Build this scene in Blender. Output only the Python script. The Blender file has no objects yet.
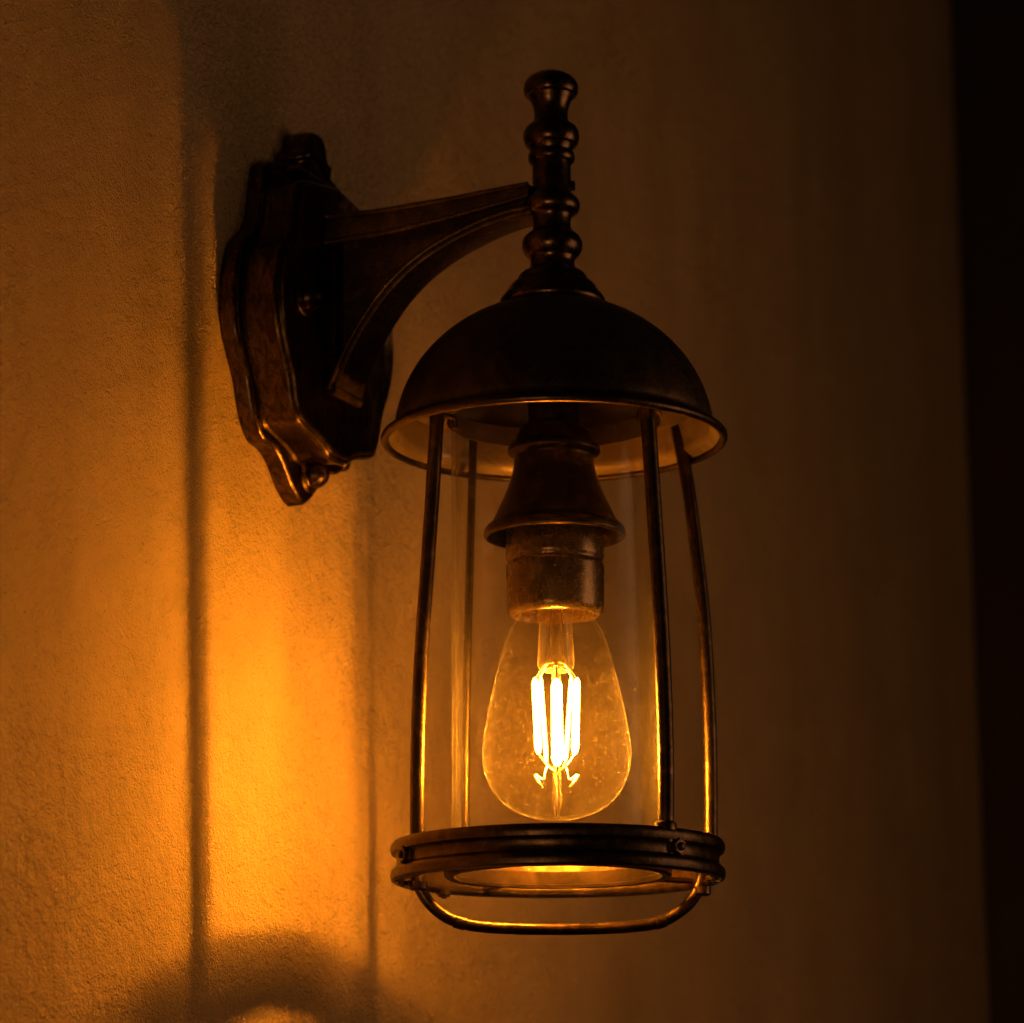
import bpy, math, random
from mathutils import Vector, Matrix

random.seed(7)
S = bpy.context.scene
COL = S.collection
PI = math.pi

# ------------------------------------------------------------------ camera
F = 3155.0                       # focal length in pixels of the 1024 px frame
PITCH = math.radians(12.6)
ROLL = math.radians(-0.35)
D = 1.83                         # camera to lamp axis, metres
CAMZ = 1.45
cp, sp = math.cos(PITCH), math.sin(PITCH)
R0 = Vector((1, 0, 0)); U0 = Vector((0, -sp, cp)); FW = Vector((0, cp, sp))
RT = R0 * math.cos(ROLL) + U0 * math.sin(ROLL)
UP = U0 * math.cos(ROLL) - R0 * math.sin(ROLL)

def ray(u, v):
    return RT * ((u - 512) / F) + UP * (-(v - 511.5) / F) + FW

r_ = ray(556.5, 720)
CAM = Vector((-r_.x / r_.y * D, -D, CAMZ))

def hit(u, v, p0, n):
    d = ray(u, v)
    return CAM + d * ((Vector(p0) - CAM).dot(n) / d.dot(n))

def project(p):
    d = Vector(p) - CAM
    z = d.dot(FW)
    return 512 + F * d.dot(RT) / z, 511.5 - F * d.dot(UP) / z

YN = Vector((0, 1, 0))
def zat(v, u=556):               # height on the lamp axis that is seen at row v
    return hit(u, v, (0, 0, 0), YN).z
def mpp(z):                      # metres per pixel at the lamp axis at height z
    return (Vector((0, 0, z)) - CAM).dot(FW) / F

cam_d = bpy.data.cameras.new('camera')
cam = bpy.data.objects.new('camera', cam_d); COL.objects.link(cam)
M = Matrix((RT, UP, -FW)).transposed().to_4x4(); M.translation = CAM
cam.matrix_world = M
cam_d.sensor_width = 36; cam_d.lens = 36 * F / 1024
cam_d.clip_start = 0.05; cam_d.clip_end = 60
cam_d.dof.use_dof = True
cam_d.dof.focus_distance = 1.80
cam_d.dof.aperture_fstop = 7.5
S.camera = cam

# ------------------------------------------------------------------ wall frame
A = math.radians(66)
N = Vector((math.sin(A), -math.cos(A), 0))     # out of the wall
T = Vector((math.cos(A), math.sin(A), 0))      # along the wall, away from the camera
zp = zat(290)
lo, hi = 0.05, 0.4
for _ in range(50):                             # axis to wall distance: plate centre shows at u = 289
    m = (lo + hi) / 2
    if project(Vector((0, 0, zp)) - N * m)[0] > 289: lo = m
    else: hi = m
DW = (lo + hi) / 2
W0 = Vector((0, 0, 0)) - N * DW                 # wall foot under the plate centre (z = 0)
def wall_pt(s, e, z):
    return Vector((W0.x, W0.y, 0)) + T * s + N * e + Vector((0, 0, z))
ROOT = wall_pt(0, 0, zp)

# ------------------------------------------------------------------ materials
def new_mat(name):
    m = bpy.data.materials.new(name); m.use_nodes = True
    nt = m.node_tree; nt.nodes.clear()
    out = nt.nodes.new('ShaderNodeOutputMaterial')
    return m, nt, out
def nd(nt, t, **kw):
    n = nt.nodes.new(t)
    for k, v in kw.items(): setattr(n, k, v)
    return n
def noise(nt, vec, scale, detail=4, rough=0.6, dist=0.0):
    n = nd(nt, 'ShaderNodeTexNoise')
    n.inputs['Scale'].default_value = scale; n.inputs['Detail'].default_value = detail
    n.inputs['Roughness'].default_value = rough; n.inputs['Distortion'].default_value = dist
    nt.links.new(vec, n.inputs['Vector'])
    return n.outputs['Fac']
def ramp(nt, fac, stops):
    r = nd(nt, 'ShaderNodeValToRGB'); e = r.color_ramp.elements
    while len(e) < len(stops): e.new(0.5)
    for el, (p, c) in zip(e, stops):
        el.position = p; el.color = c if len(c) == 4 else (*c, 1)
    nt.links.new(fac, r.inputs['Fac'])
    return r.outputs['Color']
def g(x): return (x, x, x)

def bronze(name, dark, worn, r0, r1, metal=1.0, scale=28, wear=(0.48, 0.72), bump=0.25, streak=False):
    m, nt, out = new_mat(name)
    geo = nd(nt, 'ShaderNodeTexCoord')
    vec = geo.outputs['Object']
    if streak:
        mp = nd(nt, 'ShaderNodeMapping'); mp.inputs['Scale'].default_value = (1.6, 1.6, 0.5)
        nt.links.new(vec, mp.inputs['Vector']); vec = mp.outputs['Vector']
    a = noise(nt, vec, scale, 6, 0.65, 0.8)
    f = noise(nt, vec, scale * 9, 3, 0.6)
    col = ramp(nt, a, [(wear[0], dark), (wear[1], worn)])
    b = nd(nt, 'ShaderNodeBsdfPrincipled')
    b.inputs['Metallic'].default_value = metal
    nt.links.new(col, b.inputs['Base Color'])
    nt.links.new(ramp(nt, f, [(0.3, g(r0)), (0.7, g(r1))]), b.inputs['Roughness'])
    bp = nd(nt, 'ShaderNodeBump'); bp.inputs['Strength'].default_value = bump; bp.inputs['Distance'].default_value = 0.0006
    nt.links.new(f, bp.inputs['Height']); nt.links.new(bp.outputs['Normal'], b.inputs['Normal'])
    nt.links.new(b.outputs[0], out.inputs['Surface'])
    return m

M_PLATE = bronze('aged bronze plate', (0.065, 0.043, 0.025), (0.25, 0.16, 0.088), 0.22, 0.40, streak=True, scale=130, wear=(0.42, 0.74), bump=0.15)
M_DARK = bronze('dark bronze', (0.10, 0.062, 0.034), (0.27, 0.165, 0.09), 0.2, 0.36)
M_DOME = bronze('blackened dome bronze', (0.04, 0.026, 0.015), (0.12, 0.076, 0.040), 0.36, 0.58, metal=0.85, scale=50, wear=(0.4, 0.75))
M_INNER = bronze('bare dome lining', (0.28, 0.205, 0.14), (0.48, 0.36, 0.25), 0.28, 0.42, metal=0.65, scale=40)
M_BELL = bronze('scuffed bell bronze', (0.04, 0.026, 0.015), (0.16, 0.10, 0.055), 0.28, 0.45, metal=0.95, scale=60)
M_ROD = bronze('rod bronze', (0.075, 0.05, 0.03), (0.20, 0.13, 0.074), 0.28, 0.44, scale=60)

M_ARM = bronze('rubbed bronze arm', (0.10, 0.064, 0.035), (0.25, 0.158, 0.083), 0.24, 0.38, metal=0.75, scale=70)
def socket_mat():
    m, nt, out = new_mat('grimy brass socket')
    vec = nd(nt, 'ShaderNodeTexCoord').outputs['Object']
    a = noise(nt, vec, 70, 6, 0.65, 0.5)
    sc = noise(nt, vec, 330, 4, 0.7, 3.0)
    b = nd(nt, 'ShaderNodeBsdfPrincipled')
    b.inputs['Metallic'].default_value = 0.72
    base = ramp(nt, a, [(0.25, (0.15, 0.10, 0.054)), (0.8, (0.25, 0.168, 0.092))])
    scr = ramp(nt, sc, [(0.60, g(0)), (0.66, g(1))])
    mx = nd(nt, 'ShaderNodeMix', data_type='RGBA')
    nt.links.new(scr, mx.inputs[0]); nt.links.new(base, mx.inputs[6]); mx.inputs[7].default_value = (0.75, 0.5, 0.25, 1)
    nt.links.new(mx.outputs[2], b.inputs['Base Color'])
    nt.links.new(ramp(nt, a, [(0.3, g(0.2)), (0.7, g(0.33))]), b.inputs['Roughness'])
    bp = nd(nt, 'ShaderNodeBump'); bp.inputs['Strength'].default_value = 0.12; bp.inputs['Distance'].default_value = 0.0006
    nt.links.new(scr, bp.inputs['Height']); nt.links.new(bp.outputs['Normal'], b.inputs['Normal'])
    nt.links.new(b.outputs[0], out.inputs['Surface'])
    return m
M_SOCK = socket_mat()

def glass_mat(name, tint, refl=1.0, dust=0.0, haze=0.0, smear=0.0, coat=0.034):
    """thin clear glass: see-through, Fresnel shine, specks of dust; haze = dust hanging inside the closed bulb"""
    m, nt, out = new_mat(name)
    vec = nd(nt, 'ShaderNodeTexCoord').outputs['Object']
    tr = nd(nt, 'ShaderNodeBsdfTransparent'); tr.inputs['Color'].default_value = (*tint, 1)
    gl = nd(nt, 'ShaderNodeBsdfGlossy'); gl.inputs['Roughness'].default_value = 0.03
    wob = nd(nt, 'ShaderNodeBump'); wob.inputs['Strength'].default_value = 0.12; wob.inputs['Distance'].default_value = 0.002
    nt.links.new(noise(nt, vec, 22, 2), wob.inputs['Height'])
    nt.links.new(wob.outputs['Normal'], gl.inputs['Normal'])
    fr = nd(nt, 'ShaderNodeFresnel')             # the node flips its IOR on back faces: feed it the flipped one there, the sheet is thin
    ge = nd(nt, 'ShaderNodeNewGeometry'); io = nd(nt, 'ShaderNodeMix', data_type='FLOAT')
    io.inputs[2].default_value = 1.45; io.inputs[3].default_value = 1 / 1.45
    nt.links.new(ge.outputs['Backfacing'], io.inputs[0]); nt.links.new(io.outputs[0], fr.inputs['IOR'])
    mu = nd(nt, 'ShaderNodeMath', operation='MULTIPLY'); mu.inputs[1].default_value = refl
    sb = nd(nt, 'ShaderNodeMath', operation='SUBTRACT', use_clamp=True); sb.inputs[1].default_value = coat
    nt.links.new(fr.outputs[0], sb.inputs[0])
    nt.links.new(sb.outputs[0], mu.inputs[0])
    mix = nd(nt, 'ShaderNodeMixShader')
    nt.links.new(mu.outputs[0], mix.inputs[0]); nt.links.new(tr.outputs[0], mix.inputs[1]); nt.links.new(gl.outputs[0], mix.inputs[2])
    last = mix.outputs[0]
    if dust or smear:
        di = nd(nt, 'ShaderNodeBsdfTranslucent'); di.inputs['Color'].default_value = (0.8, 0.7, 0.55, 1)
        df = nd(nt, 'ShaderNodeBsdfDiffuse'); df.inputs['Color'].default_value = (0.8, 0.7, 0.55, 1)
        ad = nd(nt, 'ShaderNodeMixShader'); ad.inputs[0].default_value = 0.5
        nt.links.new(di.outputs[0], ad.inputs[1]); nt.links.new(df.outputs[0], ad.inputs[2])
        sp1 = ramp(nt, noise(nt, vec, 430, 3, 0.55, 2.5), [(0.60, g(0)), (0.66, g(dust))])
        sm = ramp(nt, noise(nt, vec, 45, 5, 0.6, 1.0), [(0.35, g(0)), (0.8, g(smear))])
        add0 = nd(nt, 'ShaderNodeMath', operation='ADD')
        nt.links.new(sp1, add0.inputs[0]); nt.links.new(sm, add0.inputs[1])
        # a thin film hides more when it is seen edge-on: divide by the cosine of the viewing angle
        lw = nd(nt, 'ShaderNodeLayerWeight'); lw.inputs['Blend'].default_value = 0.5
        co = nd(nt, 'ShaderNodeMath', operation='SUBTRACT'); co.inputs[0].default_value = 1.04
        nt.links.new(lw.outputs['Facing'], co.inputs[1])
        add = nd(nt, 'ShaderNodeMath', operation='DIVIDE', use_clamp=True)
        pw = nd(nt, 'ShaderNodeMath', operation='POWER'); pw.inputs[1].default_value = 1.6
        nt.links.new(co.outputs[0], pw.inputs[0])
        nt.links.new(add0.outputs[0], add.inputs[0]); nt.links.new(pw.outputs[0], add.inputs[1])
        m2 = nd(nt, 'ShaderNodeMixShader')
        nt.links.new(add.outputs[0], m2.inputs[0]); nt.links.new(last, m2.inputs[1]); nt.links.new(ad.outputs[0], m2.inputs[2])
        last = m2.outputs[0]
    nt.links.new(last, out.inputs['Surface'])
    if haze:  # scatter volume imitates the bloom around the filaments
        vs = nd(nt, 'ShaderNodeVolumeScatter'); vs.inputs['Color'].default_value = (1.0, 0.72, 0.32, 1)
        vs.inputs['Density'].default_value = haze
        nt.links.new(vs.outputs[0], out.inputs['Volume'])
    return m
M_GLASS = glass_mat('clear lantern glass', (0.985, 0.975, 0.95), 1.0, dust=0.016, smear=0.0022)
M_BULB = glass_mat('amber bulb glass', (0.97, 0.93, 0.84), 1.0, dust=0.034, haze=0.09, smear=0.0015)
M_STEM = glass_mat('bulb stem glass', (0.95, 0.91, 0.82), 1.5, dust=0.0, smear=0.13, coat=0.0)

def emis(name, col, st):
    m, nt, out = new_mat(name)
    e = nd(nt, 'ShaderNodeEmission'); e.inputs['Color'].default_value = (*col, 1); e.inputs['Strength'].default_value = st
    nt.links.new(e.outputs[0], out.inputs['Surface'])
    return m
M_FIL = emis('glowing filament', (1.0, 0.345, 0.022), 170.0)
def hot_mat(name, peak):
    m, nt, out = new_mat(name)
    e = nd(nt, 'ShaderNodeEmission'); e.inputs['Color'].default_value = (1.0, 0.345, 0.022, 1)
    sx = nd(nt, 'ShaderNodeSeparateXYZ'); nt.links.new(nd(nt, 'ShaderNodeTexCoord').outputs['Generated'], sx.inputs[0])
    c = ramp(nt, sx.outputs['Z'], [(0.0, g(1.0)), (0.13, g(0.95)), (0.30, g(0.25)), (0.5, g(0.10)), (1.0, g(0.06))])
    mu = nd(nt, 'ShaderNodeMath', operation='MULTIPLY'); mu.inputs[1].default_value = peak
    nt.links.new(c, mu.inputs[0]); nt.links.new(mu.outputs[0], e.inputs['Strength'])
    nt.links.new(e.outputs[0], out.inputs['Surface'])
    return m
M_HOT = hot_mat('hottest filament', 4400.0)
M_HOT2 = hot_mat('hot filament', 1900.0)
def wire_mat():
    m, nt, out = new_mat('nickel wire')
    b = nd(nt, 'ShaderNodeBsdfPrincipled'); b.inputs['Metallic'].default_value = 1
    v = nd(nt, 'ShaderNodeTexCoord').outputs['Object']
    nt.links.new(ramp(nt, noise(nt, v, 300), [(0.3, (0.6, 0.52, 0.42)), (0.7, (0.85, 0.78, 0.68))]), b.inputs['Base Color'])
    b.inputs['Roughness'].default_value = 0.35
    nt.links.new(b.outputs[0], out.inputs['Surface'])
    return m
M_WIRE = wire_mat()

def wall_mat():
    m, nt, out = new_mat('fine stucco wall')
    vec = nd(nt, 'ShaderNodeTexCoord').outputs['Object']
    mp = nd(nt, 'ShaderNodeMapping'); mp.inputs['Scale'].default_value = (5, 5, 1.2)
    nt.links.new(vec, mp.inputs['Vector'])
    blot = noise(nt, mp.outputs['Vector'], 1.5, 5, 0.6, 0.5)
    cloud = noise(nt, vec, 14, 5, 0.65)
    grain = noise(nt, vec, 330, 2.0, 0.5, 1.6)
    lump = noise(nt, vec, 90, 3, 0.55, 0.4)
    pit = noise(nt, vec, 520, 1, 0.5)
    c1 = ramp(nt, blot, [(0.3, (0.55, 0.40, 0.215)), (0.7, (0.69, 0.52, 0.295))])
    c2 = ramp(nt, cloud, [(0.3, g(0.86)), (0.7, g(1.0))])
    pits = ramp(nt, pit, [(0.22, g(0.45)), (0.30, g(1.0))])
    m1 = nd(nt, 'ShaderNodeMix', data_type='RGBA', blend_type='MULTIPLY'); m1.inputs[0].default_value = 1
    nt.links.new(c1, m1.inputs[6]); nt.links.new(c2, m1.inputs[7])
    m2 = nd(nt, 'ShaderNodeMix', data_type='RGBA', blend_type='MULTIPLY'); m2.inputs[0].default_value = 1
    nt.links.new(m1.outputs[2], m2.inputs[6]); nt.links.new(pits, m2.inputs[7])
    b = nd(nt, 'ShaderNodeBsdfPrincipled'); b.inputs['Roughness'].default_value = 0.75
    b.inputs['Specular IOR Level'].default_value = 0.25
    nt.links.new(m2.outputs[2], b.inputs['Base Color'])
    b1 = nd(nt, 'ShaderNodeBump'); b1.inputs['Strength'].default_value = 0.85; b1.inputs['Distance'].default_value = 0.006
    nt.links.new(lump, b1.inputs['Height'])
    b2 = nd(nt, 'ShaderNodeBump'); b2.inputs['Strength'].default_value = 0.9; b2.inputs['Distance'].default_value = 0.006
    nt.links.new(grain, b2.inputs['Height']); nt.links.new(b1.outputs['Normal'], b2.inputs['Normal'])
    nt.links.new(b2.outputs['Normal'], b.inputs['Normal'])
    nt.links.new(b.outputs[0], out.inputs['Surface'])
    return m
M_WALL = wall_mat()
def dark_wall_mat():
    m, nt, out = new_mat('near-black wall')  # near-black wall added to fill the dark band past the corner
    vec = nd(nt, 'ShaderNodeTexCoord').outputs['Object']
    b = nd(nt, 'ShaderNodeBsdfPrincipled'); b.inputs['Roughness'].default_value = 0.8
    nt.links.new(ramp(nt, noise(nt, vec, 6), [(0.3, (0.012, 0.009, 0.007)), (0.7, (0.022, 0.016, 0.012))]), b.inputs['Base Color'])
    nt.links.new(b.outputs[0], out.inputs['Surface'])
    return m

# ------------------------------------------------------------------ mesh helpers
WORLD_ORIGIN = {}
def obj(name, verts, faces, mat, parent=None, smooth=True, sharp=35, label=None):
    """verts are world points; the object's origin goes to their middle and is parented without offset"""
    if verts and isinstance(verts[0], tuple): verts = [Vector(v) for v in verts]
    mn = Vector((min(v.x for v in verts), min(v.y for v in verts), min(v.z for v in verts)))
    mx = Vector((max(v.x for v in verts), max(v.y for v in verts), max(v.z for v in verts)))
    c = (mn + mx) / 2
    me = bpy.data.meshes.new(name)
    me.from_pydata([tuple(v - c) for v in verts], [], faces)
    me.validate(); me.update()
    import bmesh
    bm = bmesh.new(); bm.from_mesh(me)
    bmesh.ops.remove_doubles(bm, verts=bm.verts, dist=1e-7)
    bmesh.ops.recalc_face_normals(bm, faces=bm.faces)
    bm.to_mesh(me); bm.free()
    if smooth:
        for p in me.polygons: p.use_smooth = True
        me.set_sharp_from_angle(angle=math.radians(sharp))
    me.materials.append(mat)
    o = bpy.data.objects.new(name, me); COL.objects.link(o)
    o.location = c - (WORLD_ORIGIN[parent] if parent else Vector((0, 0, 0)))
    if parent: o.parent = parent
    WORLD_ORIGIN[o] = c
    if label: o['label'] = label
    return o

def catmull(pts, k=5):
    out = []
    n = len(pts)
    for i in range(n - 1):
        p0, p1, p2, p3 = pts[max(i - 1, 0)], pts[i], pts[i + 1], pts[min(i + 2, n - 1)]
        for j in range(k):
            t = j / k
            out.append(tuple(0.5 * ((2 * b) + (-a + c) * t + (2 * a - 5 * b + 4 * c - d) * t * t + (-a + 3 * b - 3 * c + d) * t ** 3)
                             for a, b, c, d in zip(p0, p1, p2, p3)))
    out.append(tuple(pts[-1]))
    return out

def lathe(prof, seg=96, closed=False, origin=(0, 0), axis=None, base=None):
    """prof: (r, z). axis/base: turn about any axis instead of world z."""
    V, Fc = [], []
    if axis is None:
        ax = Vector((0, 0, 1)); e1 = Vector((1, 0, 0)); e2 = Vector((0, 1, 0)); b0 = Vector((origin[0], origin[1], 0))
    else:
        ax = axis.normalized(); e1 = ax.orthogonal().normalized(); e2 = ax.cross(e1); b0 = base
    rings = []
    for r, z in prof:
        if r < 1e-6:
            V.append(b0 + ax * z); rings.append([len(V) - 1])
        else:
            s = len(V)
            for i in range(seg):
                a = 2 * PI * i / seg
                V.append(b0 + e1 * (r * math.cos(a)) + e2 * (r * math.sin(a)) + ax * z)
            rings.append(list(range(s, s + seg)))
    prs = list(zip(rings, rings[1:])) + ([(rings[-1], rings[0])] if closed else [])
    for A_, B_ in prs:
        if len(A_) == 1 and len(B_) == 1: continue
        for i in range(seg):
            j = (i + 1) % seg
            if len(A_) == 1: Fc.append((A_[0], B_[i], B_[j]))
            elif len(B_) == 1: Fc.append((A_[i], A_[j], B_[0]))
            else: Fc.append((A_[i], A_[j], B_[j], B_[i]))
    return V, Fc

def torus_prof(R, z, r, n=14, rz=None):
    rz = rz or r
    return [(R + r * math.cos(2 * PI * i / n), z + rz * math.sin(2 * PI * i / n)) for i in range(n)]

def sweep(pts, rad, n=14, k=6, cap=True, flat=1.0, smooth_path=True):
    P = [Vector(p) for p in (catmull([tuple(p) for p in pts], k) if smooth_path else pts)]
    rads = rad if callable(rad) else (lambda t: rad)
    V, Fc = [], []
    t0 = (P[1] - P[0]).normalized()
    nrm = t0.orthogonal().normalized()
    L = len(P)
    for i, p in enumerate(P):
        t = (P[min(i + 1, L - 1)] - P[max(i - 1, 0)]).normalized()
        nrm = (nrm - t * nrm.dot(t)).normalized()
        bn = t.cross(nrm)
        r = rads(i / (L - 1))
        for j in range(n):
            a = 2 * PI * j / n
            V.append(p + nrm * (r * math.cos(a)) + bn * (r * flat * math.sin(a)))
    for i in range(L - 1):
        for j in range(n):
            q = (j + 1) % n
            Fc.append((i * n + j, i * n + q, (i + 1) * n + q, (i + 1) * n + j))
    if cap:
        Fc.append(tuple(range(n))); Fc.append(tuple((L - 1) * n + j for j in range(n)))
    return V, Fc

def join(*parts):
    V, Fc = [], []
    for v, f in parts:
        b = len(V); V += list(v); Fc += [tuple(i + b for i in q) for q in f]
    return V, Fc

def prof_px(rows, smooth=True, k=5):
    """rows of (v, half-width px) on the lamp axis -> (r, z) profile"""
    p = []
    for v, hw in rows:
        z = zat(v)
        p.append((hw * mpp(z), z))
    return catmull(p, k) if smooth else p
def clampr(p): return [(max(r, 0.0), z) for r, z in p]

# ------------------------------------------------------------------ the setting
SR = 0.0
# where the wall ends: its corner shows at u ~ 975 half way down
lo, hi = 0.3, 4
for _ in range(60):
    m = (lo + hi) / 2
    if project(wall_pt(m, 0, zat(512)))[0] < 981: lo = m
    else: hi = m
SR = (lo + hi) / 2
def quad_wall(name, pts, mat):
    o = obj(name, pts, [(0, 1, 2, 3), (7, 6, 5, 4), (0, 4, 5, 1), (1, 5, 6, 2), (2, 6, 7, 3), (3, 7, 4, 0)], mat, smooth=False)
    o['kind'] = 'structure'
    return o
ZL, ZH = 0.0, 3.2
TH = 0.12
w = quad_wall('wall', [wall_pt(-1.55, 0, ZL), wall_pt(SR, 0, ZL), wall_pt(SR, 0, ZH), wall_pt(-1.55, 0, ZH),
                       wall_pt(-1.55, -TH, ZL), wall_pt(SR, -TH, ZL), wall_pt(SR, -TH, ZH), wall_pt(-1.55, -TH, ZH)], M_WALL)
w['label'] = 'rough stucco wall lit orange around the lantern'
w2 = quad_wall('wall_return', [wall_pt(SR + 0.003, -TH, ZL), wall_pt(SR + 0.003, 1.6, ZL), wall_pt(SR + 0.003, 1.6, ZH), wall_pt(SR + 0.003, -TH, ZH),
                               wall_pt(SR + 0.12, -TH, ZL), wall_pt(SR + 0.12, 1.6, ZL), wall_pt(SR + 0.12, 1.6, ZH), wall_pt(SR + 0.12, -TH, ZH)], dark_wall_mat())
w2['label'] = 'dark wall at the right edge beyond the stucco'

# ------------------------------------------------------------------ the lantern
root = bpy.data.objects.new('wall_lantern', None); COL.objects.link(root)
root.location = ROOT; WORLD_ORIGIN[root] = ROOT
root['label'] = 'dark bronze wall lantern with domed top and glowing filament bulb in clear glass'
root['category'] = 'wall lamp'

# --- backplate, outline read off its left edge, mirrored about its middle
edge = [(286, 163), (262, 163.5), (250.5, 168), (246, 200), (241, 226), (228, 243), (221.5, 265), (219, 291), (220, 328), (226, 356), (232, 380),
        (235.5, 403), (240, 424), (247, 441), (258, 450.5), (267, 466), (274, 485), (282, 500), (288, 506.5), (293, 508)]
half = []
for u, v in edge:
    p = hit(u, v, W0, N)
    half.append(((p - W0).dot(T), p.z))
s_mid = 0.0
half[0] = (0, half[0][1]); half[-1] = (0, half[-1][1])
def outline(h, k=6):
    L = catmull(h, k)
    L[0] = (0, L[0][1]); L[-1] = (0, L[-1][1])
    Rr = [(-s * 0.94, z) for s, z in L[1:-1]][::-1]
    return L + Rr
OUT = outline(half)
def inset(pts, d):
    n = len(pts); out = []
    zlo = min(p[1] for p in pts); zhi = max(p[1] for p in pts)
    area = sum(pts[i][0] * pts[(i + 1) % n][1] - pts[(i + 1) % n][0] * pts[i][1] for i in range(n))
    sg = 1 if area > 0 else -1
    for i in range(n):
        a = Vector(pts[i - 2]); b = Vector(pts[(i + 2) % n])
        t = (b - a)
        if t.length < 1e-9: out.append(pts[i]); continue
        t.normalize()
        s_, z_ = pts[i][0] - sg * t.y * d, pts[i][1] + sg * t.x * d
        if s_ * pts[i][0] <= 0: s_ = 0.0 if abs(pts[i][0]) < 1e-9 else math.copysign(1e-5, pts[i][0])
        out.append((s_, min(max(z_, zlo + d), zhi - d)))
    return out
def loft(outl, layers, cap_back=True):
    """layers: (inset, e) -> solid standing off the wall"""
    V, Fc = [], []
    n = len(outl)
    for d, e in layers:
        for s, z in (inset(outl, d) if d else outl):
            V.append(wall_pt(s, e, z))
    for i in range(len(layers) - 1):
        for j in range(n):
            q = (j + 1) % n
            Fc.append((i * n + j, i * n + q, (i + 1) * n + q, (i + 1) * n + j))
    Fc.append(tuple((len(layers) - 1) * n + j for j in range(n)))
    if cap_back: Fc.append(tuple(range(n)))
    return V, Fc
mm = 0.001
V, Fc = loft(OUT, [(0, 0.0), (0, 9 * mm), (0.4 * mm, 10.3 * mm), (1.6 * mm, 11.6 * mm), (3.0 * mm, 12.0 * mm), (4.2 * mm, 11.6 * mm), (5 * mm, 10.6 * mm), (9 * mm, 10.2 * mm)])
plate = obj('backplate', V, Fc, M_PLATE, root, sharp=50)

# raised panel: its own, tighter outline
edge2 = [(288, 183), (272, 184), (263, 190), (260, 212), (254, 236), (245, 252), (241, 275), (239.5, 300), (242, 330), (247, 356), (253, 382),
         (256, 405), (261, 425), (268, 434), (280, 445), (289, 456), (294, 463), (297, 465)]
half2 = []
for u, v in edge2:
    p = hit(u, v, W0 + N * 0.0105, N)
    half2.append(((p - W0).dot(T), p.z))
half2 = [(s + 0.0, z) for s, z in half2]
half2[0] = (0, half2[0][1]); half2[-1] = (0, half2[-1][1])
# dense linear outline keeps the crisp corner of the lower edge
def dens(h, k=6):
    top = catmull(h[:14], k); low = catmull(h[13:], k)
    L = top + low[1:]
    L[0] = (0, L[0][1]); L[-1] = (0, L[-1][1])
    return L + [(-s * 0.94, z) for s, z in L[1:-1]][::-1]
OUT2 = dens(half2)
V, Fc = loft(OUT2, [(0, 9.6 * mm), (0.0, 12 * mm), (1.8 * mm, 13.5 * mm), (2.6 * mm, 20 * mm), (2.0 * mm, 28 * mm), (0.6 * mm, 32 * mm), (0.8 * mm, 34 * mm), (2.2 * mm, 35.4 * mm), (3.4 * mm, 35.2 * mm),
                    (4.2 * mm, 36.8 * mm), (5.6 * mm, 37.4 * mm), (7 * mm, 36.8 * mm), (9.5 * mm, 34.5 * mm), (12 * mm, 34 * mm)])
panel = obj('raised_panel', V, Fc, M_PLATE, plate, sharp=40)
EF = 34 * mm                                     # height of the panel face off the wall

# crest on top of the plate: stacked bead ornament, turned from flat lobes
def crest():
    zt = hit(300, 122, W0 + N * .018, N).z; zb = hit(300, 170, W0 + N * .018, N).z
    H = zt - zb
    h = [(0, zt), (-0.005, zt - 0.02 * H), (-0.0095, zt - 0.15 * H), (-0.012, zt - 0.33 * H), (-0.0135, zt - .47 * H), (-0.0185, zt - 0.56 * H), (-0.0195, zt - .70 * H), (-0.017, zt - .8 * H), (-0.026, zt - 0.93 * H), (-0.028, zb - 0.004), (0, zb - 0.004)]
    L = catmull(h, 5); L[0] = (0, L[0][1]); L[-1] = (0, L[-1][1])
    o = L + [(-s, z) for s, z in L[1:-1]][::-1]
    return loft(o, [(0, 0.0), (0, 13 * mm), (0.8 * mm, 17 * mm), (2.4 * mm, 20 * mm), (5 * mm, 21.5 * mm)])
V, Fc = crest(); obj('crest', V, Fc, M_PLATE, plate, sharp=50)
# acorn knob at the foot of the plate
def knob(uv, e0, r, name, parent, mat, tall=1.1, collar=True):
    p = hit(uv[0], uv[1], W0 + N * (e0 + r * tall * 0.6), N)
    base = Vector((p.x, p.y, p.z)) - N * (r * tall * 0.6)
    pr = []
    if collar: pr += [(r * 1.25, 0), (r * 1.3, r * 0.12), (r * 1.2, r * 0.28), (r * 0.95, r * 0.34), (r * 0.88, r * 0.42)]
    else: pr += [(r, -0.002)]
    z0 = pr[-1][1]
    for i in range(1, 11):
        a = PI / 2 * i / 10
        pr.append((r * math.cos(a) if i < 10 else 0, max(z0, 0) + r * tall * math.sin(a)))
    V, Fc = lathe(pr, 40, axis=N, base=base)
    return obj(name, V, Fc, mat, parent, sharp=45)
knob((317, 475), 10.5 * mm, 14 * 0.62 * mm, 'acorn_knob', plate, M_PLATE, 1.25)
knob((311, 297), EF, 14.5 * 0.6 * mm, 'cap_nut', plate, M_PLATE, 1.0, collar=True)
p = hit(311, 297, W0 + N * EF, N); s_k = (p - W0).dot(T)
base = wall_pt(-s_k, EF, p.z); q = project(base)
knob(q, EF, 14.5 * 0.6 * mm, 'cap_nut', plate, M_PLATE, 1.0)
# two little lobes beside the acorn knob on the plate's foot
for (u, v) in ((347, 462),):
    knob((u, v), 8 * mm, 6 * mm, 'bead', plate, M_PLATE, 0.8, collar=False)

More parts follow.
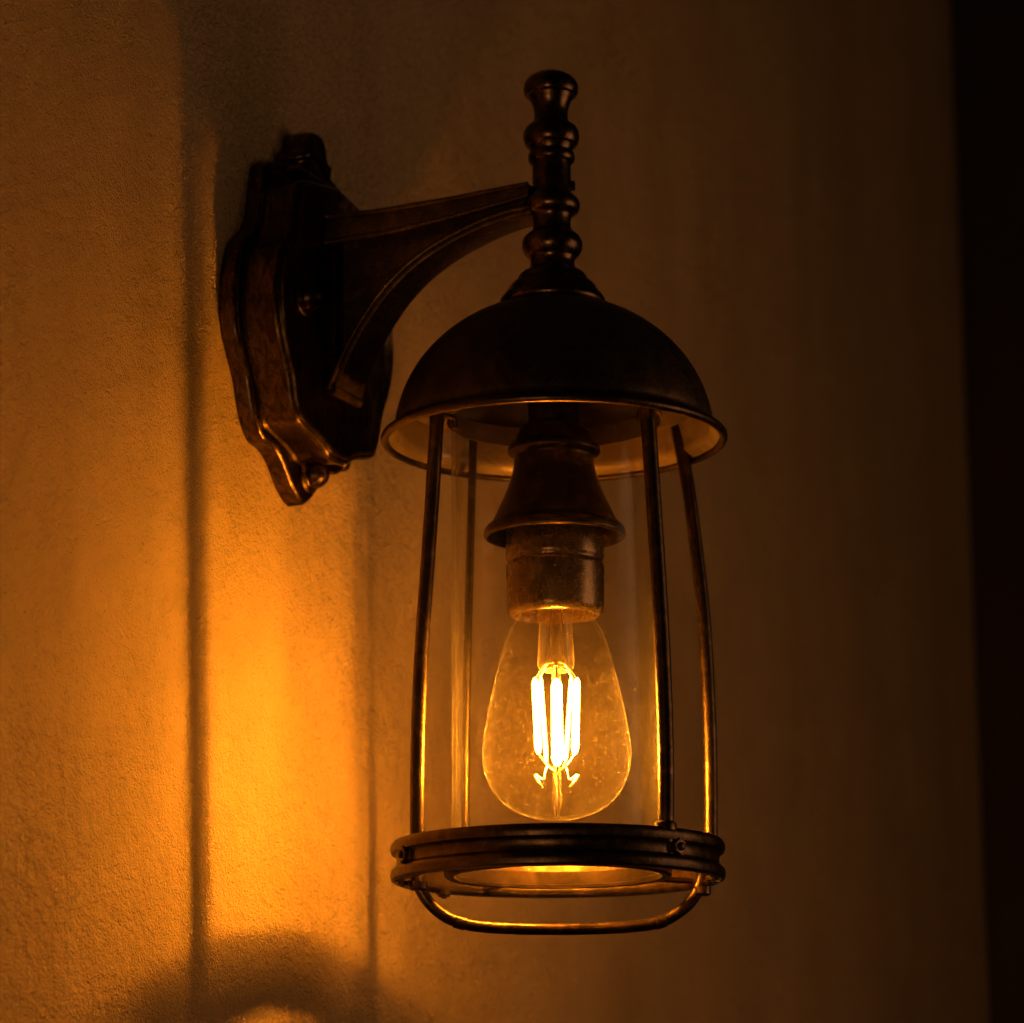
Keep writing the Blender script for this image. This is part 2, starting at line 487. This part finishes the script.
# --- bracket arm: T-section casting; web with a broad top rib, a broad swept lower rib and a wall strip
WH0 = 0.0155                                     # half width at the wall
def arm_pt(u, v, side=-1, wh=WH0):
    """pixel on the camera-side edge of a rib -> (e, z)"""
    p = hit(u, v, W0 + T * (side * wh), T)
    return ((p - W0).dot(N), p.z)
up_px = [(343, 214), (372, 212.5), (410, 206), (450, 199), (490, 191), (528, 183.5)]
upb_px = [(343, 240), (372, 235), (410, 227), (450, 217), (490, 206), (528, 195)]
lo_px = [(329, 388), (338, 366), (350, 340), (366, 313), (385, 287), (410, 262), (440, 241), (475, 223), (505, 212), (530, 206)]
def widths(n, a=WH0, b=0.0115): return [a + (b - a) * i / (n - 1) for i in range(n)]
def rib(top, bot, ws, k=5, bev=0.0012):
    """closed bar: top/bot are (e,z) rails, ws half-widths; rounded cross-section"""
    tp = catmull(top, k); bt = catmull(bot, k); wv = catmull([(x,) for x in ws], k)
    V, Fc = [], []
    for (e1, z1), (e2, z2), (wd,) in zip(tp, bt, wv):
        dn = Vector((e2 - e1, z2 - z1)); L = dn.length; dn.normalize()
        b = min(bev, L * 0.3)
        sec = [(-wd + b, 0), (wd - b, 0), (wd - b * .3, b * .3), (wd, b), (wd, L - b), (wd - b * .3, L - b * .3), (wd - b, L), (-wd + b, L), (-wd + b * .3, L - b * .3), (-wd, L - b), (-wd, b), (-wd + b * .3, b * .3)]
        for s, d in sec:
            V.append(wall_pt(s, e1 + dn.x * d, z1 + dn.y * d))
    n = 12
    for i in range(len(tp) - 1):
        for j in range(n):
            q = (j + 1) % n
            Fc.append((i * n + j, i * n + q, (i + 1) * n + q, (i + 1) * n + j))
    Fc.append(tuple(range(n))); Fc.append(tuple((len(tp) - 1) * n + j for j in range(n)))
    return V, Fc
ws = widths(len(up_px))
top_r = [arm_pt(u, v, -1, wd) for (u, v), wd in zip(up_px, ws)]
bot_r = [arm_pt(u, v, -1, wd) for (u, v), wd in zip(upb_px, ws)]
EA = min(top_r[0][0], EF - 0.002)
top_r[0] = (EF - 0.002, top_r[0][1]); bot_r[0] = (EF - 0.002, bot_r[0][1])
upper = rib(top_r, bot_r, ws)
wl = widths(len(lo_px), 0.0175, 0.0115)
lo_t = [arm_pt(u, v, -1, wd) for (u, v), wd in zip(lo_px, wl)]
# lower rail: offset along the curve's normal
lo_b = []
for i, (e, z) in enumerate(lo_t):
    a = Vector(lo_t[max(i - 1, 0)]); b = Vector(lo_t[min(i + 1, len(lo_t) - 1)])
    t = (b - a).normalized()
    lo_b.append((e + t.y * 0.0048, z - t.x * 0.0048))
lower = rib(lo_t, lo_b, wl, bev=0.0016)
# small return lip along the foot of the lower rib
# web between the ribs
tp = catmull(bot_r, 5); lw = catmull(lo_t, 5)
web_poly_top = [(e, z + 0.003) for e, z in tp]
n_ = 40
def samp(L, e):
    for (a, za), (b, zb) in zip(L, L[1:]):
        if a <= e <= b or b <= e <= a:
            return za + (zb - za) * (e - a) / ((b - a) or 1)
    return L[-1][1] if e > L[-1][0] else L[0][1]
e0 = lw[0][0] + 0.0005; e1_ = min(tp[-1][0], lw[-1][0])
V, Fc = [], []
tw = 0.0045
cols = []
for i in range(n_ + 1):
    e = e0 + (e1_ - e0) * i / n_
    zt = samp(web_poly_top, e); zb = samp(lw, e) - 0.002
    zt = max(zt, zb + 0.0005)
    b = len(V)
    for s in (-tw, tw):
        V += [wall_pt(s, e, zt), wall_pt(s, e, zb)]
    cols.append(b)
for a, b in zip(cols, cols[1:]):
    Fc += [(a, a + 1, b + 1, b), (a + 2, b + 2, b + 3, a + 3), (a, b, b + 2, a + 2), (a + 1, a + 3, b + 3, b + 1)]
Fc += [(cols[0], cols[0] + 2, cols[0] + 3, cols[0] + 1), (cols[-1], cols[-1] + 1, cols[-1] + 3, cols[-1] + 2)]
arm = obj('bracket_arm', *join(upper, (V, Fc)), M_ARM, root, sharp=40)
obj('curved_rib', *lower, M_ARM, arm, sharp=40)
# strip of the arm that lies on the panel face
zt_ = top_r[0][1] - 0.001; zb_ = lo_t[0][1] - 0.002
st = [(EF - 0.002, zt_), (EF - 0.002, zb_)]; st2 = [(EF + 0.0065, zt_), (EF + 0.0065, zb_)]
obj('mounting_strip', *rib(st2, st, [0.0150, 0.0150], k=8), M_DARK, arm, sharp=40)

# raised bead along the foot of the upper rib, lip across the end of the curved rib
bead_pts = [wall_pt(-wd, e, z) for (e, z), wd in zip(bot_r, ws)]
obj('edge_bead', *sweep(bead_pts, lambda t: 0.0022 - 0.0009 * t, 12, 5), M_ARM, arm)
bead_pts = [wall_pt(-wd, e, z) for (e, z), wd in zip(top_r, ws)]
obj('edge_bead', *sweep(bead_pts, lambda t: 0.0022 - 0.0009 * t, 12, 5), M_ARM, arm)
bead_pts = [wall_pt(-wd - 0.0002, e, z - 0.0005) for (e, z), wd in zip(lo_t, wl)]
obj('edge_bead', *sweep(bead_pts, 0.0017, 12, 5), M_ARM, arm)
e_, z_ = lo_t[0]; e2_, z2_ = lo_b[0]
obj('rib_lip', *sweep([wall_pt(-wl[0] - 0.0008, (e_ + e2_) / 2, (z_ + z2_) / 2), wall_pt(0, (e_ + e2_) / 2 + 0.0004, (z_ + z2_) / 2), wall_pt(wl[0] + 0.0008, (e_ + e2_) / 2, (z_ + z2_) / 2)], 0.0034, 14, 6), M_ARM, arm)
# --- turned stem that carries the lamp
def up_(v): return v + (3 if v < 100 else 2.2 if v < 150 else 1.0 if v < 215 else 0)
stem_rows = [(70.5, 0), (71.0, 12), (73, 18), (77, 23.6), (82, 26.8), (87, 27.4), (91, 26.6), (93.2, 25), (93.6, 22.8), (96, 21.6), (100, 19.8), (105, 18), (111, 16.8), (117, 17.2), (121, 19), (123.6, 21.6), (124, 23), (126, 25.2), (130, 27.4), (135, 28), (140, 27.2), (144, 25), (144.4, 23.4), (147, 21.8), (151, 20.6),
             (151.6, 21.8), (154, 23.2), (157.5, 23.5), (161, 22.4), (163, 20), (163.4, 19.3), (180, 19.2), (192, 19.5), (195, 21.4), (196, 23), (199, 26), (203, 28), (207.5, 28), (211, 26.4), (213, 24), (213.4, 22), (217, 19.8), (222, 18.8), (228, 18.9),
             (232, 20.4), (234, 22.4), (234.6, 24.4), (238, 28), (243, 30.2), (249, 30), (254, 27.6), (257, 25), (257.6, 23.8), (262, 22.2), (267, 22.6), (271, 25), (273, 28), (273.6, 30.6), (277, 34), (281, 35.4), (283.5, 37), (284, 39.6), (287, 42.6), (290, 44.6), (293, 46.5), (297, 50), (301, 52.5), (305, 53), (309, 50)]
stem_rows = [(up_(v), h) for v, h in stem_rows]
V, Fc = lathe(clampr(prof_px(stem_rows, True, 2)), 72)
stem = obj('stem', V, Fc, M_DARK, root, sharp=38)
# grub screw on the stem where the arm is fixed
zs = zat(186); rs = 19.2 * mpp(zs)
V, Fc = lathe([(0.0, 0.0058), (0.0026, 0.0056), (0.0032, 0.0044), (0.0032, -0.004)], 20, axis=Vector((1, -0.05, 0)), base=Vector((rs - 0.003, 0, zs)))
obj('grub_screw', V, Fc, M_DARK, stem)
V, Fc = lathe([(0.0, 0.0050), (0.0030, 0.0046), (0.0038, 0.003), (0.0038, -0.004)], 20, axis=-N, base=Vector((0, 0, zs)) - N * (rs - 0.001))
# --- dome shade: an outer shell and its lining
ZR = zat(430.5)                                  # height of the rim
k_ = mpp(ZR)
RR = 172 * k_
ztop = zat(297)
def dome_prof(n=26, off=0.0):
    # super-ellipse dome from the collar to the rim
    R = 160 * k_ - off; H = 144 * k_ - off
    zc = ZR - 9 * k_
    amax = math.acos((ZR + 0.003 - zc) / H)
    out = []
    for i in range(n + 1):
        a = amax * i / n
        out.append((R * math.sin(a), zc + H * math.cos(a)))
    return out
dp = dome_prof()
outer = [(0.0, dp[0][1])] + [q for q in dp if q[0] > 0.004]
flare_o = [(158.6 * k_, ZR + 0.0015), (161 * k_, ZR - 0.0008), (165.5 * k_, ZR - 0.003), (169 * k_, ZR - 0.0045)]
V, Fc = lathe(outer + flare_o, 128)
dome = obj('dome_shade', V, Fc, M_DOME, root, sharp=60)
di = dome_prof(off=0.0022)
inner = [(0.0, di[0][1])] + [q for q in di if q[0] > 0.004] + [(158.8 * k_ - 0.0018, ZR - 0.001), (161 * k_, ZR - 0.0034), (165.5 * k_, ZR - 0.0056), (169 * k_, ZR - 0.0070)]
V, Fc = lathe(inner, 128)
obj('dome_lining', V, Fc, M_INNER, dome, sharp=60)
V, Fc = lathe(torus_prof(169.2 * k_, ZR - 0.0058, 0.0025, 16, 0.0028), 128, closed=True)
obj('rim', V, Fc, M_ROD, dome, sharp=80)
# step inside the dome and the ring that grips the glass
zg = zat(421)
V, Fc = lathe([(107 * k_, zg - 0.001), (107 * k_, zg + 0.011), (110 * k_, zg + 0.012), (138 * k_, zg + 0.012), (143 * k_, zg + 0.0105), (144 * k_, zg + 0.008), (143.5 * k_, zg + 0.0075), (138 * k_, zg + 0.0085), (111 * k_, zg + 0.0085), (109.5 * k_, zg + 0.007), (109 * k_, zg - 0.001)], 96, closed=True)
hold = obj('glass_holder', V, Fc, M_INNER, dome, sharp=40)
for i in range(3):
    a = math.radians(-38 + 120 * i)
    c = Vector((math.cos(a), math.sin(a), 0))
    V, Fc = sweep([c * (120 * k_) + Vector((0, 0, zg + 0.006)), c * (118 * k_) + Vector((0, 0, zg - 0.002)), c * (107 * k_) + Vector((0, 0, zg - 0.004)), c * (105.5 * k_) + Vector((0, 0, zg - 0.010))], 0.0016, 8)
    obj('clip', V, Fc, M_ROD, hold)

# --- glass cylinder
zb_g = zat(872)
RG = 102.5 * k_
V, Fc = lathe([(RG, zb_g), (RG, zg + 0.006), (RG - 0.0012, zg + 0.0072), (RG - 0.0024, zg + 0.006), (RG - 0.0024, zb_g)], 128, closed=True)
obj('glass_cylinder', V, Fc, M_GLASS, root, sharp=40)

# --- base ring
Z1, Z2 = zat(849, 560), zat(875.5, 560)
k2 = mpp(Z1)
ring_prof = [(159.5 * k2, Z1 + 0.0038), (164.5 * k2, Z1 + 0.0036), (167 * k2, Z1 + 0.0016), (167.3 * k2, Z1 - 0.0008), (166.2 * k2, Z1 - 0.0030), (163 * k2, Z1 - 0.0040),
             (161.5 * k2, Z1 - 0.0052), (161.0 * k2, Z1 - 0.008), (161.0 * k2, Z2 + 0.0065), (161.6 * k2, Z2 + 0.0048), (164 * k2, Z2 + 0.0038), (166.8 * k2, Z2 + 0.0022), (167.4 * k2, Z2 - 0.0004), (166.4 * k2, Z2 - 0.0028), (163.5 * k2, Z2 - 0.0038),
             (158 * k2, Z2 - 0.0040), (155 * k2, Z2 - 0.0036), (153.6 * k2, Z2 - 0.0024), (153.6 * k2, Z2 - 0.0010), (155.5 * k2, Z2 + 0.0), (157.5 * k2, Z2 + 0.002), (157.5 * k2, Z1 + 0.0022)]
V, Fc = lathe(ring_prof, 128, closed=True)
ring = obj('base_ring', V, Fc, M_ROD, root, sharp=42)
# inner seat for the glass
V, Fc = lathe([(104 * k2, Z2 - 0.0010), (111 * k2, Z2 - 0.0014), (113.5 * k2, Z2 - 0.0004), (114 * k2, Z2 + 0.002), (113.5 * k2, Z2 + 0.009), (110.5 * k2, Z2 + 0.009), (110 * k2, Z2 + 0.0014), (104 * k2, Z2 + 0.0008)], 112, closed=True)
seat = obj('glass_seat', V, Fc, M_DOME, ring, sharp=40)
for deg in (28, 118, 208, 298):
    a = math.radians(deg); c = Vector((math.cos(a), math.sin(a), 0)); zz = Vector((0, 0, Z2 + 0.0008))
    obj('seat_tab', *sweep([c * (112 * k2) + zz, c * (130 * k2) + zz, c * (157 * k2) + zz], 0.0024, 10, 3, flat=0.6), M_ROD, ring)

# --- cage rods: (u, v) path and the depth of each end in front of (-) or behind (+) the axis
px = lambda z: mpp(z)
rods = [
    ([(438, 400), (436.5, 425), (432, 500), (426.5, 580), (421.5, 650), (418.5, 720), (417.3, 780), (417.3, 842)], -44, -26, 7.2),
    ([(646, 396), (648.5, 425), (653.5, 500), (658, 570), (662, 640), (665.2, 720), (666.2, 780), (665.5, 842)], -116, -117, 7.6),
    ([(674, 408), (679, 436), (688.5, 490), (697, 555), (704, 620), (708.5, 700), (710.5, 770), (710.5, 846)], 88, 62, 7.0),
    ([(473.5, 434), (472.5, 470), (470.5, 540), (468.5, 610), (467, 680), (466, 750), (465.5, 800), (465.5, 850)], 116, 132, 4.2),
]
rod_foot = []
for path, d0, d1, rp in rods:
    P = []
    for i, (u, v) in enumerate(path):
        t = (v - path[0][1]) / (path[-1][1] - path[0][1])
        dd = (d0 + (d1 - d0) * t) * k_
        P.append(hit(u, v, (0, dd, 0), YN))
    rod_foot.append(P[-1])
    rr = rp * mpp(ZR)
    V, Fc = sweep(P, rr, 18, 6)
    rod = obj('cage_rod', V, Fc, M_ROD, root, sharp=50)
    top = P[1]
    # threaded foot collar where the rod meets the ring
    f = P[-1]
    V, Fc = lathe([(0.0, Z1 + 0.0072), (rr * 1.05, Z1 + 0.0072), (rr * 1.35, Z1 + 0.0064), (rr * 1.45, Z1 + 0.0050), (rr * 1.45, Z1 + 0.002)], 20, origin=(f.x, f.y))
    obj('collar', V, Fc, M_ROD, rod, sharp=40)

# --- hex screws through the band and nuts under the ring
def hexbolt(base, ax, r, h, name, parent):
    ax = ax.normalized(); e1 = ax.orthogonal().normalized(); e2 = ax.cross(e1)
    V, Fc = [], []
    lv = [(r * 1.35, -0.002), (r * 1.35, h * 0.22), (r * 1.3, h * 0.26)]
    v1, f1 = lathe(lv + [(0, h * .26)], 24, axis=ax, base=base)
    hx = [(r, h * 0.2), (r, h * 0.85), (r * 0.86, h), (0, h)]
    v2, f2 = lathe(hx, 6, axis=ax, base=base)
    v3, f3 = lathe([(r * 0.5, h * .95), (r * 0.46, h * 1.3), (r * .3, h * 1.42), (0, h * 1.45)], 16, axis=ax, base=base)
    v, f = join((v1, f1), (v2, f2), (v3, f3))
    return obj(name, v, f, M_ROD, parent, sharp=30)
Zm = (Z1 + Z2) / 2
for (u, v, dpt) in ((412, 855, -62), (672, 852, -112)):
    p = hit(u, v, (0, dpt * k2, 0), YN)
    dirv = Vector((p.x, p.y, 0)).normalized()
    hexbolt(dirv * (161 * k2) + Vector((0, 0, Zm + 0.0008)), dirv, 0.0050, 0.0042, 'hex_screw', ring)
for f in (rod_foot[2], rod_foot[3]):
    dirv = Vector((f.x, f.y, 0)).normalized()
    hexbolt(dirv * (161 * k2) + Vector((0, 0, Zm + 0.0008)), dirv, 0.0050, 0.0042, 'hex_screw', ring)
for deg in (-172, 138, -8):
    a = math.radians(deg); c = Vector((math.cos(a), math.sin(a), 0)) * (156 * k2)
    hexbolt(c + Vector((0, 0, Z2 - 0.0040)), Vector((0, 0, -1)), 0.0036, 0.0022, 'nut', ring)

# --- bail under the ring
fl, fr = rod_foot[0], rod_foot[2]
bail_px = [(417.5, 872), (418.5, 884), (427, 900), (441, 913.5), (460, 922.5), (492, 927.5), (556, 929.2), (622, 927.3), (660, 922), (683, 909), (696, 894), (701.5, 880), (702, 868)]
P = []
for u, v in bail_px:
    t = (u - 417.5) / (702 - 417.5)
    P.append(hit(u, v, (0, (fl.y + (fr.y - fl.y) * t) * 0.75, 0), YN))
rb = 6.0 * k2
V, Fc = sweep(P, rb, 18, 7)
bail = obj('bail_handle', V, Fc, M_ROD, root, sharp=50)
for q in (P[4], P[8]):
    i = 4 if q == P[4] else 8
    t = (P[i + 1] - P[i - 1]).normalized()
    V, Fc = lathe([(rb * 0.98, -0.0035), (rb * 1.13, -0.003), (rb * 1.13, 0.003), (rb * 0.98, 0.0035)], 20, axis=t, base=q)
    obj('sleeve', V, Fc, M_ROD, bail, sharp=40)
for q in (P[1], P[-2]):
    V, Fc = lathe([(0, Z2 - 0.0095), (rb * 1.2, Z2 - 0.0095), (rb * 1.55, Z2 - 0.0085), (rb * 1.55, Z2 - 0.0042), (0, Z2 - 0.0042)], 24, origin=(q.x, q.y))
    obj('ferrule', V, Fc, M_ROD, bail, sharp=40)

# --- lamp holder: tube, bell cap, socket
zt = zat(322)
V, Fc = lathe(prof_px([(330, 25.5), (429, 25.5), (430, 22)], False), 48)
tube = obj('holder_tube', V, Fc, M_BELL, root)
bell_rows = [(424, 26), (426.5, 30), (429, 33), (434, 36.5), (439, 38.3), (443, 39.5), (445.5, 43), (448.5, 46), (452, 46.2), (455, 44), (457, 40.5), (462, 40.0), (470, 41.2), (482, 44.5), (496, 50), (508, 55.6), (518, 60.5), (523, 63.2), (525.5, 66.5), (529, 69.8), (533, 70.8), (537, 70)]
bell_in = [(538, 67.5), (533, 64.5), (524, 60.5), (505, 54.2), (500, 20)]
V, Fc = lathe(clampr(prof_px(bell_rows, True, 3) + prof_px(bell_in, False)), 96)
bell = obj('bell_cap', V, Fc, M_BELL, root, sharp=42)
zb = zat(535)
V, Fc = lathe(torus_prof(68.6 * mpp(zb), zb, 0.0016, 14, 0.0019), 96, closed=True)
obj('rolled_lip', V, Fc, M_ROD, bell)
zb2 = zat(451)
V, Fc = lathe(torus_prof(44.6 * mpp(zb2), zb2 - 0.0006, 0.0012, 12, 0.0014), 96, closed=True)
obj('rolled_lip', V, Fc, M_ROD, bell)
sock_rows = [(505, 30), (530, 48.5), (556, 49.2), (559, 49.0), (561, 47.2), (563.5, 47.2), (566, 49.0), (568, 49.2), (600, 48.8), (608, 48.4), (612, 47.6), (614.5, 45.6), (616.5, 43.2), (616.5, 41.5), (612, 40.4), (604, 40), (600, 38), (600, 3)]
V, Fc = lathe(prof_px(sock_rows, False), 96)
obj('lamp_socket', V, Fc, M_SOCK, root, sharp=42)

# --- the bulb
bulb_rows = [(603, 33), (612, 35.5), (618, 38.0), (623, 41.0), (629, 45), (636, 48.6), (648, 52.6), (660, 56), (682, 61.8), (706, 67.4), (729, 71.8), (745, 74.0), (757, 74.6), (768, 73.4), (778, 70.6), (788, 66), (797, 59.6), (805, 51.5), (811, 42.5), (815.5, 32), (818, 22), (819.5, 12), (820, 0)]
V, Fc = lathe([(0, zat(603))] + clampr(prof_px(bulb_rows, True, 3)), 112)
bulb = obj('light_bulb', V, Fc, M_BULB, root, sharp=80)
# inner glass: flared mount tube, rod and the exhaust tip
kb = mpp(zat(700))
V, Fc = lathe(clampr(prof_px([(606, 20), (612, 17.5), (622, 16.5), (632, 17), (645, 17.8), (658, 18.2), (667, 18), (671, 14), (672.5, 8), (673, 5)], True, 3)), 48)
obj('mount_tube', V, Fc, M_STEM, bulb)
V, Fc = lathe(clampr(prof_px([(608, 0), (609, 6), (640, 5.4), (668, 5), (700, 3.2), (760, 3.2), (778, 4.2), (796, 4.2), (803, 5.4), (806, 3.5), (812, 2.6), (818, 3)], False)), 24)
obj('glass_rod', V, Fc, M_STEM, bulb)
# filaments: outer three stand in front, three behind lean inwards
fils = [((535.0, 678), (538.5, 754), 8), ((556.5, 679), (557.5, 765), -25), ((577.0, 678), (574.8, 754), -13),
        ((540.5, 676), (546.5, 762), 13), ((571.5, 676), (565.5, 762), 13), ((553.5, 680), (556.5, 757), 20)]
AX = lambda v: hit(556, v, (0, 0, 0), YN)
def bp(u, v, d): return hit(u, v, (0, d * kb, 0), YN)
hub_t = Vector((0, 0, zat(662))); hub_b = Vector((0, 0, zat(772)))
for (a, b, d) in fils:
    pa, pb = bp(*a, d), bp(*b, d)
    FR = 0.0033 if d == -25 else 0.0012 if d >= 13 else 0.0021
    V, Fc = sweep([pa.lerp(pb, i / 24) for i in range(25)], lambda t: FR * min(1.0, 0.4 + 9 * min(t, 1 - t)), 12, 1)
    obj('filament', V, Fc, M_HOT if d == -25 else M_HOT2 if d == -13 else M_FIL, bulb)
V, Fc = [], []
segs = []
for (a, b, d) in fils:
    pa, pb = bp(*a, d), bp(*b, d)
    mt = hub_t.lerp(pa, 0.55) + Vector((0, 0, 0.0035)); mb = hub_b.lerp(pb, 0.5) - Vector((0, 0, 0.0018))
    segs.append(sweep([hub_t + Vector(((pa - hub_t).x * 0.15, (pa - hub_t).y * 0.15, 0)), mt, pa], 0.0007, 8, 5))
    segs.append(sweep([hub_b, mb, pb], 0.0007, 8, 5))
for du in (-7.5, 7.5):
    segs.append(sweep([bp(556 + du * 0.7, 610, -4), bp(556 + du, 640, -5), bp(556 + du * 1.3, 660, -6), bp(556 + du * 1.9, 666, -7)], 0.0006, 8, 5))
segs.append(sweep([bp(556.6, 772, -1), bp(556.6, 790, -5), bp(556.4, 806, -4), bp(556.4, 816, 0)], 0.0008, 8, 5))
for sg in segs: obj('support_wire', *sg, M_WIRE, bulb)
# hooked wires added for the filaments' bright reflections near the foot of the bulb
hooks = []
for sx in (-1, 1):
    c = 556.3
    hooks.append(sweep([bp(c + sx * 9, 766, -4), bp(c + sx * 11.5, 772, -6), bp(c + sx * 13, 779, -7), bp(c + sx * 17.5, 777.5, -8), bp(c + sx * 20.5, 774.5, -8)], 0.0007, 8, 5))
    hooks.append(sweep([bp(c + sx * 22.5, 775, -8), bp(c + sx * 19, 781, -9), bp(c + sx * 13.5, 787.5, -8)], lambda t: 0.0006 + 0.0006 * math.sin(PI * t), 10, 5))
for hk in hooks: obj('glint_wire', *hk, M_WIRE, bulb)

# ------------------------------------------------------------------ light
def area(name, loc, aim, size, power, col):
    l = bpy.data.lights.new(name, 'AREA'); l.shape = 'DISK'; l.size = size; l.energy = power; l.color = col
    o = bpy.data.objects.new(name, l); COL.objects.link(o)
    o.location = loc
    o.rotation_euler = (Vector(aim) - Vector(loc)).to_track_quat('-Z', 'Y').to_euler()
    return o
# dim warm fill added out of frame to the right, lifts wall and metal
area('right_fill', wall_pt(0.40, 1.35, zp - 0.18), wall_pt(0.0, 0, zp + 0.05), 0.8, 2.1, (1.0, 0.49, 0.22))
area('left_fill', wall_pt(-1.95, 0.46, zp - 0.85), wall_pt(0.05, 0.08, zp), 0.6, 3.0, (1.0, 0.47, 0.17))  # added unseen fill from the lower left, brightens plate, arm and stem
wd_ = bpy.data.worlds.new('World'); S.world = wd_; wd_.use_nodes = True
bg = wd_.node_tree.nodes['Background']
bg.inputs['Color'].default_value = (1.0, 0.62, 0.36, 1); bg.inputs['Strength'].default_value = 0.006

# ------------------------------------------------------------------ render
S.view_settings.view_transform = 'Standard'; S.view_settings.look = 'None'
S.view_settings.exposure = 0; S.view_settings.gamma = 1; S.view_settings.use_curve_mapping = False
cy = S.cycles
cy.use_denoising = True
cy.max_bounces = 10; cy.transparent_max_bounces = 24; cy.volume_bounces = 0
cy.glossy_bounces = 5; cy.diffuse_bounces = 4
cy.sample_clamp_indirect = 4.0
cy.blur_glossy = 0.5
